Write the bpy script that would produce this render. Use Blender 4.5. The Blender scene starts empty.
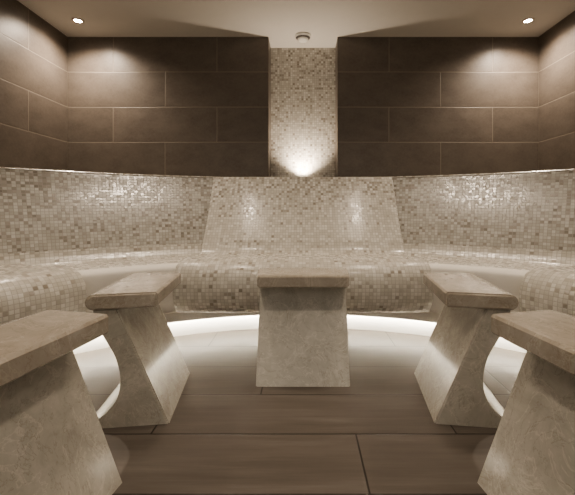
import bpy, bmesh, math, random
from mathutils import Vector, Matrix
S=bpy.context.scene
try: S.view_settings.look='AgX - Medium High Contrast'
except Exception: pass
C0=0.5          # centre of the bench ring (y)
XW=2.27; YB=3.53; YN=3.77; ZC=2.5; YF=-1.4

# ---------------- node helpers
def newmat(name):
    m=bpy.data.materials.new(name); m.use_nodes=True
    nt=m.node_tree; nt.nodes.clear()
    o=nt.nodes.new('ShaderNodeOutputMaterial'); b=nt.nodes.new('ShaderNodeBsdfPrincipled')
    nt.links.new(b.outputs[0],o.inputs[0]); return m,nt,b
def M(nt,op,a,b=None,c=None):
    n=nt.nodes.new('ShaderNodeMath'); n.operation=op
    for i,v in enumerate((a,b,c)):
        if v is None: continue
        if isinstance(v,(int,float)): n.inputs[i].default_value=v
        else: nt.links.new(v,n.inputs[i])
    return n.outputs[0]
def MR(nt,v,a,b,c,d):
    n=nt.nodes.new('ShaderNodeMapRange'); nt.links.new(v,n.inputs[0])
    for i,x in zip((1,2,3,4),(a,b,c,d)): n.inputs[i].default_value=x
    return n.outputs[0]
def MIX(nt,f,a,b,mode='MIX'):
    n=nt.nodes.new('ShaderNodeMix'); n.data_type='RGBA'; n.blend_type=mode
    if isinstance(f,(int,float)): n.inputs[0].default_value=f
    else: nt.links.new(f,n.inputs[0])
    for i,v in ((6,a),(7,b)):
        if isinstance(v,tuple): n.inputs[i].default_value=(*v,1)
        else: nt.links.new(v,n.inputs[i])
    return n.outputs[2]
def RAMP(nt,f,stops,const=False):
    n=nt.nodes.new('ShaderNodeValToRGB'); nt.links.new(f,n.inputs[0])
    r=n.color_ramp
    if const: r.interpolation='CONSTANT'
    while len(r.elements)<len(stops): r.elements.new(0.5)
    for e,(p,c) in zip(r.elements,stops): e.position=p; e.color=(*c,1)
    return n.outputs[0]
def NOISE(nt,vec,scale,detail=5,rough=.6,dist=0):
    n=nt.nodes.new('ShaderNodeTexNoise'); n.inputs['Scale'].default_value=scale
    n.inputs['Detail'].default_value=detail; n.inputs['Roughness'].default_value=rough
    n.inputs['Distortion'].default_value=dist
    if vec is not None: nt.links.new(vec,n.inputs['Vector'])
    return n.outputs[0]
def TC(nt,which): return nt.nodes.new('ShaderNodeTexCoord').outputs[which]
def XYZ(nt,x,y,z=0.0):
    n=nt.nodes.new('ShaderNodeCombineXYZ')
    for i,v in enumerate((x,y,z)):
        if isinstance(v,(int,float)): n.inputs[i].default_value=v
        else: nt.links.new(v,n.inputs[i])
    return n.outputs[0]
def BUMP(nt,b,h,st,dist):
    n=nt.nodes.new('ShaderNodeBump'); n.inputs['Strength'].default_value=st; n.inputs['Distance'].default_value=dist
    nt.links.new(h,n.inputs['Height']); nt.links.new(n.outputs[0],b.inputs['Normal'])
def COAT(b,w,r):
    b.inputs['Coat Weight'].default_value=w; b.inputs['Coat Roughness'].default_value=r
def GRID(nt,w,h,shift,gap):
    s=nt.nodes.new('ShaderNodeSeparateXYZ'); nt.links.new(TC(nt,'UV'),s.inputs[0])
    u,v=s.outputs[0],s.outputs[1]
    vv=M(nt,'DIVIDE',v,h); row=M(nt,'FLOOR',vv)
    sh=M(nt,'FRACT',M(nt,'MULTIPLY',row,shift))
    uu=M(nt,'ADD',M(nt,'DIVIDE',u,w),sh); col=M(nt,'FLOOR',uu)
    fu=M(nt,'FRACT',uu); fv=M(nt,'FRACT',vv)
    du=M(nt,'MULTIPLY',M(nt,'MINIMUM',fu,M(nt,'SUBTRACT',1.0,fu)),w)
    dv=M(nt,'MULTIPLY',M(nt,'MINIMUM',fv,M(nt,'SUBTRACT',1.0,fv)),h)
    d=M(nt,'MINIMUM',du,dv)
    mask=MR(nt,d,gap*.35,gap*.65,0,1)
    wn=nt.nodes.new('ShaderNodeTexWhiteNoise'); wn.noise_dimensions='2D'
    nt.links.new(XYZ(nt,col,row),wn.inputs['Vector'])
    return u,v,col,row,mask,wn.outputs[0],wn.outputs[1]

# ---------------- materials
def mosaic(name,dark_lo,dark_hi,v0,v1,T=.0225,k=1.0):
    """dark tile share goes from dark_lo at v0 to dark_hi at v1"""
    m,nt,b=newmat(name)
    u,v,col,row,mask,r,rc=GRID(nt,T,T,0.0,.0033)
    light=RAMP(nt,r,[(0,(.55*k,.525*k,.465*k)),(.35,(.58*k,.555*k,.495*k)),(.7,(.62*k,.595*k,.535*k)),(1,(.70*k,.68*k,.625*k))])
    s=nt.nodes.new('ShaderNodeSeparateXYZ'); nt.links.new(rc,s.inputs[0])
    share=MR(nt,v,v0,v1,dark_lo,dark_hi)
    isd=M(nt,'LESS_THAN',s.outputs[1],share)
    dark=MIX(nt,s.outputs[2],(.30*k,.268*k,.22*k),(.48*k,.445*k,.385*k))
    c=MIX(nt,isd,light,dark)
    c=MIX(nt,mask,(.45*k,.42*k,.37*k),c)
    nt.links.new(c,b.inputs['Base Color'])
    nt.links.new(MR(nt,s.outputs[0],0,1,.16,.36),b.inputs['Roughness'])
    BUMP(nt,b,M(nt,'ADD',mask,M(nt,'MULTIPLY',s.outputs[0],.5)),.35,.0025)
    return m
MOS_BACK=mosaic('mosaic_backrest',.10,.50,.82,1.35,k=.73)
MOS_SEAT=mosaic('mosaic_seat',.10,.10,0,1,k=.96)
MOS_NICHE=mosaic('mosaic_niche',.10,.25,1.1,2.5)
MOS_LUMP=mosaic('mosaic_lounger',.03,.42,1.0,1.45,k=.96)

m,nt,b=newmat('dark_slate_tile'); TILE=m
u,v,col,row,mask,r,rc=GRID(nt,1.0,.338,.5,.008)
n1=NOISE(nt,XYZ(nt,M(nt,'ADD',u,M(nt,'MULTIPLY',r,7.0)),M(nt,'MULTIPLY',v,1.6),M(nt,'MULTIPLY',r,9.0)),5,8,.65)
n2=NOISE(nt,TC(nt,'UV'),45,4,.7)
c=RAMP(nt,n1,[(.3,(.115,.096,.080)),(.7,(.180,.154,.130))])
c=MIX(nt,MR(nt,n2,.35,.7,0,.4),c,(.22,.188,.16))
c=MIX(nt,M(nt,'MULTIPLY',r,.25),c,(.10,.084,.068))
c=MIX(nt,mask,(.25,.215,.178),c)
nt.links.new(c,b.inputs['Base Color']); b.inputs['Roughness'].default_value=.42
BUMP(nt,b,M(nt,'ADD',M(nt,'MULTIPLY',mask,.8),M(nt,'MULTIPLY',n2,.3)),.4,.004)

m,nt,b=newmat('wood_look_floor'); FLOOR=m
u,v,col,row,mask,r,rc=GRID(nt,1.15,.29,-.33,.006)
gv=XYZ(nt,M(nt,'ADD',M(nt,'MULTIPLY',u,1.5),M(nt,'MULTIPLY',r,31.0)),M(nt,'MULTIPLY',v,24.0),M(nt,'MULTIPLY',r,11.0))
g=NOISE(nt,gv,1.3,8,.6,.3)
g2=NOISE(nt,XYZ(nt,M(nt,'MULTIPLY',u,8.0),M(nt,'MULTIPLY',v,160.0),r),1.0,4,.6)
c=RAMP(nt,g,[(.25,(.086,.073,.061)),(.5,(.116,.100,.085)),(.75,(.155,.136,.118))])
c=MIX(nt,MR(nt,g2,.4,.7,0,.35),c,(.07,.058,.048))
c=MIX(nt,M(nt,'MULTIPLY',r,.3),c,(.14,.12,.102))
c=MIX(nt,mask,(.03,.024,.02),c)
nt.links.new(c,b.inputs['Base Color']); nt.links.new(MR(nt,g,.3,.7,.28,.42),b.inputs['Roughness'])
BUMP(nt,b,M(nt,'ADD',mask,M(nt,'MULTIPLY',g2,.2)),.25,.003)

def marble(name,cols,rough,vein):
    m,nt,b=newmat(name); o=TC(nt,'Object')
    oi=nt.nodes.new('ShaderNodeObjectInfo')
    va=nt.nodes.new('ShaderNodeVectorMath'); va.operation='ADD'; nt.links.new(o,va.inputs[0])
    nt.links.new(XYZ(nt,M(nt,'MULTIPLY',oi.outputs['Random'],9.0),0.0,M(nt,'MULTIPLY',oi.outputs['Random'],5.0)),va.inputs[1])
    p=va.outputs[0]
    n=NOISE(nt,p,9,10,.72,.7)
    c=RAMP(nt,n,[(.30,cols[0]),(.5,cols[1]),(.68,cols[2])])
    w=NOISE(nt,p,3.5,7,.65,2.6)
    ve=MR(nt,M(nt,'ABSOLUTE',M(nt,'SUBTRACT',w,.5)),0,.011,.6,0)
    c=MIX(nt,ve,c,vein)
    w2=NOISE(nt,p,7,6,.6,1.8)
    ve2=MR(nt,M(nt,'ABSOLUTE',M(nt,'SUBTRACT',w2,.47)),0,.02,.4,0)
    c=MIX(nt,ve2,c,tuple(x*1.35 for x in cols[2]))
    nt.links.new(c,b.inputs['Base Color']); b.inputs['Roughness'].default_value=rough
    COAT(b,.4,.08)
    BUMP(nt,b,n,.05,.004); return m
STONE=marble('beige_marble',((.39,.365,.31),(.475,.45,.39),(.55,.525,.465)),.22,(.30,.265,.21))
STONE_TOP=marble('polished_marble_top',((.32,.28,.225),(.39,.345,.285),(.46,.415,.35)),.15,(.23,.19,.145))

def plain(name,c,rough,sc=12,var=.1):
    m,nt,b=newmat(name); n=NOISE(nt,TC(nt,'Object'),sc,4)
    nt.links.new(MIX(nt,n,tuple(x*(1-var) for x in c),tuple(x*(1+var) for x in c)),b.inputs['Base Color'])
    b.inputs['Roughness'].default_value=rough; return m
PLASTER=plain('ceiling_plaster',(.66,.63,.58),.85,var=.03)
CREAM=plain('cream_render',(.76,.73,.67),.7,var=.04)
CHROME=plain('brushed_metal',(.6,.56,.5),.3); CHROME.node_tree.nodes['Principled BSDF'].inputs['Metallic'].default_value=1
WHITE=plain('white_plastic',(.8,.78,.72),.4)
GREY=plain('grey_shadow',(.12,.11,.10),.6)
def emis(name,c,s):
    m=bpy.data.materials.new(name); m.use_nodes=True; nt=m.node_tree; nt.nodes.clear()
    o=nt.nodes.new('ShaderNodeOutputMaterial'); e=nt.nodes.new('ShaderNodeEmission')
    e.inputs[0].default_value=(*c,1); e.inputs[1].default_value=s; nt.links.new(e.outputs[0],o.inputs[0]); return m
WARM=(1,.84,.68)
LED=emis('led_warm_white',(1,.94,.84),125)
LAMP=emis('lamp_lens',WARM,60)

# ---------------- mesh helpers
class MB:
    def __init__(s): s.bm=bmesh.new(); s.uv=s.bm.loops.layers.uv.new('UVMap'); s.mats=[]
    def mi(s,m):
        if m not in s.mats: s.mats.append(m)
        return s.mats.index(m)
    def face(s,vs,uvs,mat,smooth=False):
        try: f=s.bm.faces.new(vs)
        except ValueError: return
        f.material_index=s.mi(mat); f.smooth=smooth
        for l,u in zip(f.loops,uvs): l[s.uv].uv=u
    def quad(s,pts,uvs,mat): s.face([s.bm.verts.new(p) for p in pts],uvs,mat)
    def box(s,x0,x1,y0,y1,z0,z1,mat,uf=None):
        P=[(x,y,z) for x in (x0,x1) for y in (y0,y1) for z in (z0,z1)]
        uf=uf or {}
        fx=uf.get('x',lambda p:(p[1],p[2])); fy=uf.get('y',lambda p:(p[0],p[2])); fz=uf.get('z',lambda p:(p[0],p[1]))
        for idx,f in (((0,1,3,2),fx),((4,6,7,5),fx),((0,4,5,1),fy),((2,3,7,6),fy),((0,2,6,4),fz),((1,5,7,3),fz)):
            pts=[P[i] for i in idx]; s.quad(pts,[f(p) for p in pts],mat)
    def done(s,name,normals=True,loc=(0,0,0)):
        if normals: bmesh.ops.recalc_face_normals(s.bm,faces=s.bm.faces)
        me=bpy.data.meshes.new(name); s.bm.to_mesh(me); s.bm.free()
        for m in s.mats: me.materials.append(m)
        o=bpy.data.objects.new(name,me); S.collection.objects.link(o); o.location=loc; return o

# ---------------- room shell
b_=MB(); b_.box(-XW,XW,YF-.1,YN+.1,-.1,0,FLOOR,{'z':lambda p:(p[0]-.233+1.15*5, p[1]-1.086+.29*9-0.0)}); b_.done('floor')
b_=MB(); b_.box(-XW-.1,XW+.1,YF-.1,YN+.2,ZC,ZC+.1,PLASTER); b_.done('ceiling')
vz=lambda z: z-2.5+.338*8
for sgn,nm in ((-1,'wall_back_left'),(1,'wall_back_right')):
    b_=MB()
    xs=sorted((sgn*.333,sgn*XW))
    b_.box(xs[0],xs[1],YB,YN+.1,0,ZC,TILE,{'y':lambda p:(abs(p[0])-.33+4,vz(p[2])),'x':lambda p:(p[1]-YB+4.02,vz(p[2]))})
    b_.done(nm)
b_=MB(); b_.box(-.333,.333,YN,YN+.1,0,ZC,MOS_NICHE,{'y':lambda p:(p[0]+.017,p[2])}); b_.done('wall_niche')
for nm,x0,x1 in (('wall_left',-XW-.1,-XW),('wall_right',XW,XW+.1)):
    b_=MB(); b_.box(x0,x1,YF-.1,YN+.1,0,ZC,TILE,{'x':lambda p:(YB-p[1]+4,vz(p[2]))}); b_.done(nm)
# unseen front wall; wide opening added to let in world light as fill
b_=MB(); uf={'y':lambda p:(p[0]+4,vz(p[2]))}
b_.box(-XW,-1.7,YF-.1,YF,0,ZC,TILE,uf); b_.box(1.7,XW,YF-.1,YF,0,ZC,TILE,uf); b_.box(-1.7,1.7,YF-.1,YF,2.3,ZC,TILE,uf)
b_.done('wall_front')

# ---------------- bench
def smooth_path(P,n=5):
    out=[]
    for i in range(len(P)-1):
        p0=Vector(P[max(i-1,0)]);p1=Vector(P[i]);p2=Vector(P[i+1]);p3=Vector(P[min(i+2,len(P)-1)])
        for k in range(n):
            t=k/n
            out.append(.5*((2*p1)+(p2-p0)*t+(2*p0-5*p1+4*p2-p3)*t*t+(3*p1-p0-3*p2+p3)*t**3))
    out.append(Vector(P[-1])); return out
CL=lambda x,y:(max(-XW+.012,min(XW-.012,x)),min(y,YB-.01))
def sweep(mb,P,a0,a1,mat,v0=0,rref=2.2,smooth=True,step=1.5):
    n=max(2,int(round((a1-a0)/step))); V=[];vl=[v0]
    for i in range(1,len(P)): vl.append(vl[-1]+(Vector(P[i])-Vector(P[i-1])).length)
    for j in range(n+1):
        a=math.radians(a0+(a1-a0)*j/n)
        V.append([mb.bm.verts.new((*CL(p[0]*math.sin(a),C0+p[0]*math.cos(a)),p[1])) for p in P])
    for j in range(n):
        ua=math.radians(a0+(a1-a0)*j/n)*rref; ub=math.radians(a0+(a1-a0)*(j+1)/n)*rref
        for i in range(len(P)-1):
            mb.face([V[j][i],V[j+1][i],V[j+1][i+1],V[j][i+1]],[(ua,vl[i]),(ub,vl[i]),(ub,vl[i+1]),(ua,vl[i+1])],mat,smooth)
    return vl[-1]
mb=MB(); A=96
sweep(mb,[(2.10,0),(2.10,.20)],-A,A,CREAM)
sweep(mb,[(2.10,.20),(1.97,.20)],-A,A,CREAM)
sweep(mb,[(2.042,.20),(2.042,.112)],-A,A,CREAM)   # unseen pelmet, added to keep direct led light off the open floor
sweep(mb,smooth_path([(1.97,.20),(1.95,.22),(1.945,.44),(1.96,.485),(2.0,.50)],4),-A,A,CREAM)
v=sweep(mb,smooth_path([(2.0,.50),(2.30,.50),(2.36,.525),(2.395,.58)],4),-A,A,MOS_SEAT,.3)
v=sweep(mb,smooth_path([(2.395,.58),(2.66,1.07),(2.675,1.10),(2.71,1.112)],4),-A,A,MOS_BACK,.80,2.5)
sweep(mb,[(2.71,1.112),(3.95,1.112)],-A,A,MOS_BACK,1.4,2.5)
# ring ends
ringp=[(2.10,0),(2.10,.20),(1.95,.20),(1.95,.48),(2.0,.50),(2.25,.50),(2.25,0)]
for a in (-A,A):
    ar=math.radians(a)
    mb.face([mb.bm.verts.new((*CL(r*math.sin(ar),C0+r*math.cos(ar)),z)) for r,z in ringp],ringp,MOS_SEAT)
def lounger(ang,back):
    P1=[(2.04,.19),(1.84,.19),(1.775,.205),(1.725,.26),(1.705,.34),(1.715,.43),(1.76,.495),(1.84,.525),(1.96,.525),(2.06,.51),(2.14,.515)]
    P1+= [(2.19,.545),(2.23,.61)] if back else [(2.3,.53),(2.38,.56)]
    A1=smooth_path(P1,4)
    R=Matrix.Rotation(-math.radians(ang),4,'Z')
    def pt(x,r,z):
        p=R@Vector((x,r,0)); return (*CL(p.x,C0+p.y),z)
    def hw(r): return .79-.05*max(0,min(1,(r-1.7)/.6))
    def strip(P,mat,v0):
        vl=[v0]
        for i in range(1,len(P)): vl.append(vl[-1]+(Vector(P[i])-Vector(P[i-1])).length)
        xs=[-1,-.985,-.5,0,.5,.985,1]
        V=[[mb.bm.verts.new(pt(t*hw(p[0]),p[0]+(0.012 if abs(t)==1 and p[0]<1.75 else 0),p[1]-(0.008 if abs(t)==1 and p[1]>.45 else 0))) for p in P] for t in xs]
        for j in range(len(xs)-1):
            for i in range(len(P)-1):
                mb.face([V[j][i],V[j+1][i],V[j+1][i+1],V[j][i+1]],
                  [(xs[j]*.79+5,vl[i]),(xs[j+1]*.79+5,vl[i]),(xs[j+1]*.79+5,vl[i+1]),(xs[j]*.79+5,vl[i+1])],mat,True)
    strip(A1,MOS_SEAT,0)
    full=[tuple(p) for p in A1]
    if back:
        B=smooth_path([(2.23,.61),(2.35,.80),(2.52,1.08),(2.54,1.103),(2.57,1.108)],4)
        strip(B,MOS_LUMP,.88); full+=[tuple(p) for p in B]+[(2.66,1.108),(2.5,.60)]
        mb.quad([pt(-.745,2.57,1.1085),pt(.745,2.57,1.1085),pt(.745,2.8,1.1085),pt(-.745,2.8,1.1085)],[(0,0),(1.5,0),(1.5,.2),(0,.2)],MOS_BACK)
    full+=[(2.4,.45),(2.2,.3)]
    for sx in (-1,1):
        vs=[mb.bm.verts.new(pt(sx*hw(r),r+(0.012 if r<1.75 else 0),z-(0.008 if z>.45 else 0))) for r,z in full]
        mb.face(vs,full,MOS_SEAT)
lounger(0,True); lounger(-63,False); lounger(63,False)
bench=mb.done('mosaic_bench',normals=False)
mb=MB(); mb.box(-.331,.331,YB-.005,YN-.002,1.06,1.111,MOS_NICHE); mb.done('trim_1')
# led strip behind the added pelmet, washing the recess wall
mb=MB(); sweep(mb,[(2.050,.130),(2.050,.155)],-88,88,LED)
mb.done('led_strip',normals=False)

# ---------------- stools
def stool(loc,rot):
    bm=bmesh.new()
    W=.225
    prof=smooth_path([(.32,0),(.302,.018),(.24,.052),(.196,.11),(.184,.185),(.202,.27),(.245,.35),(.275,.41),(.285,.46)],4)
    poly=[(0,0)]+[tuple(p) for p in prof]+[(.195,.46)]
    vs=[bm.verts.new((-W,u,z)) for u,z in poly]; f=bm.faces.new(vs)
    r=bmesh.ops.extrude_face_region(bm,geom=[f])
    bmesh.ops.translate(bm,verts=[g for g in r['geom'] if isinstance(g,bmesh.types.BMVert)],vec=(2*W,0,0))
    bmesh.ops.recalc_face_normals(bm,faces=bm.faces)
    es=[e for e in bm.edges if len(e.link_faces)==2 and e.calc_face_angle()>.9 and max(v.co.z for v in e.verts)>.01]
    bmesh.ops.bevel(bm,geom=es,offset=.005,segments=2,affect='EDGES')
    for f in bm.faces: f.material_index=0
    # slab
    n0=set(bm.faces)
    sp=[(.045,.466),(.045,.512),(.052,.52)]+[(.265,.52)]
    for k in range(1,8):
        a=math.pi/2-k*math.pi/8; sp.append((.275+.030*math.cos(a),.49+.030*math.sin(a)))
    sp+=[(.275,.46),(.052,.46)]
    def w(u): return .225+.022*(u-.045)/.25
    L=[bm.verts.new((-w(u),u,z)) for u,z in sp]; Rr=[bm.verts.new((w(u),u,z)) for u,z in sp]
    bm.faces.new(L); bm.faces.new(Rr[::-1])
    for i in range(len(sp)):
        j=(i+1)%len(sp); bm.faces.new((L[i],Rr[i],Rr[j],L[j]))
    nf=[f for f in bm.faces if f not in n0]
    bmesh.ops.recalc_face_normals(bm,faces=nf)
    es=list({e for f in nf if len(f.verts)>6 for e in f.edges})
    bmesh.ops.bevel(bm,geom=es,offset=.007,segments=3,affect='EDGES')
    for f in bm.faces:
        if f.material_index!=0 or f.calc_center_median().z>.4605 : f.material_index=1
        f.smooth=True
    me=bpy.data.meshes.new('stone_stool'); bm.to_mesh(me); bm.free()
    me.materials.append(STONE); me.materials.append(STONE_TOP)
    me.set_sharp_from_angle(angle=math.radians(35))
    o=bpy.data.objects.new('stone_stool',me); S.collection.objects.link(o)
    o.location=loc; o.rotation_euler=(0,0,math.radians(rot)); return o
stool((0,1.74,0),0)
stool((-.555,1.665,0),97); stool((.545,1.665,0),-97)
stool((-.59,.915,0),82); stool((.57,.915,0),-82)

# ---------------- ceiling fittings
def lathe(mb,P,mat,seg=32,cap=False):
    V=[[mb.bm.verts.new((r*math.cos(2*math.pi*k/seg),r*math.sin(2*math.pi*k/seg),z)) for r,z in P] for k in range(seg)]
    for k in range(seg):
        q=V[(k+1)%seg]
        for i in range(len(P)-1): mb.face([V[k][i],q[i],q[i+1],V[k][i+1]],[(0,0)]*4,mat,True)
    if cap: mb.face([V[k][-1] for k in range(seg)],[(0,0)]*seg,mat)
def spot(name,loc,target,energy,size,blend=1,rad=.03,col=WARM):
    l=bpy.data.lights.new(name,'SPOT'); l.energy=energy; l.color=col; l.spot_size=math.radians(size); l.spot_blend=blend; l.shadow_soft_size=rad
    o=bpy.data.objects.new(name,l); S.collection.objects.link(o); o.location=loc
    o.rotation_euler=(Vector(target)-Vector(loc)).to_track_quat('-Z','Y').to_euler(); return o
def downlight(x,y,e,size,rad=.03):
    mb=MB()
    lathe(mb,[(.048,0),(.048,-.006),(.044,-.009),(.036,-.008),(.032,-.003)],CHROME)
    lathe(mb,[(.032,-.003),(.015,-.003)],LAMP,cap=True)
    o=mb.done('ceiling_downlight',loc=(x,y,ZC))
    l=spot('spot_lamp',(0,0,-.03),(0,0,-1),e,size,rad=rad); l.parent=o
    return o
for s in (-1,1):
    downlight(s*1.98,3.22,72,155)
    downlight(s*.75,2.05,60,130,.14)
    downlight(s*1.6,1.3,24,120,.1)
    downlight(s*.6,.5,44,120,.1)
mb=MB(); lathe(mb,[(.075,0),(.075,-.02),(.07,-.024)],WHITE); lathe(mb,[(.07,-.024),(.054,-.024),(.052,-.034)],GREY)
lathe(mb,[(.052,-.034),(.05,-.048),(.03,-.056),(.006,-.058)],WHITE,cap=True)
mb.done('smoke_detector',loc=(0,3.5,ZC))
# niche uplight
mb=MB(); lathe(mb,[(.035,0),(.035,.02),(.028,.024),(.024,.02)],CHROME); lathe(mb,[(.024,.02),(.01,.02)],LAMP,cap=True)
o=mb.done('niche_uplight',loc=(0,3.66,1.111))
l=spot('uplight_lamp',(0,0,.04),(0,.25,1.2),46,125,1,.02); l.parent=o

# ---------------- world, camera
w=bpy.data.worlds.new('world'); S.world=w; w.use_nodes=True
w.node_tree.nodes['Background'].inputs[0].default_value=(1,.90,.79,1); w.node_tree.nodes['Background'].inputs[1].default_value=.75
cd=bpy.data.cameras.new('camera'); cam=bpy.data.objects.new('camera',cd); S.collection.objects.link(cam)
cam.location=(0,0,.85); cam.rotation_euler=(math.pi/2,0,0)
cd.sensor_width=36; cd.lens=36*366/575; cd.shift_x=-15.5/575; cd.shift_y=-39.5/575; cd.clip_start=.02
S.camera=cam
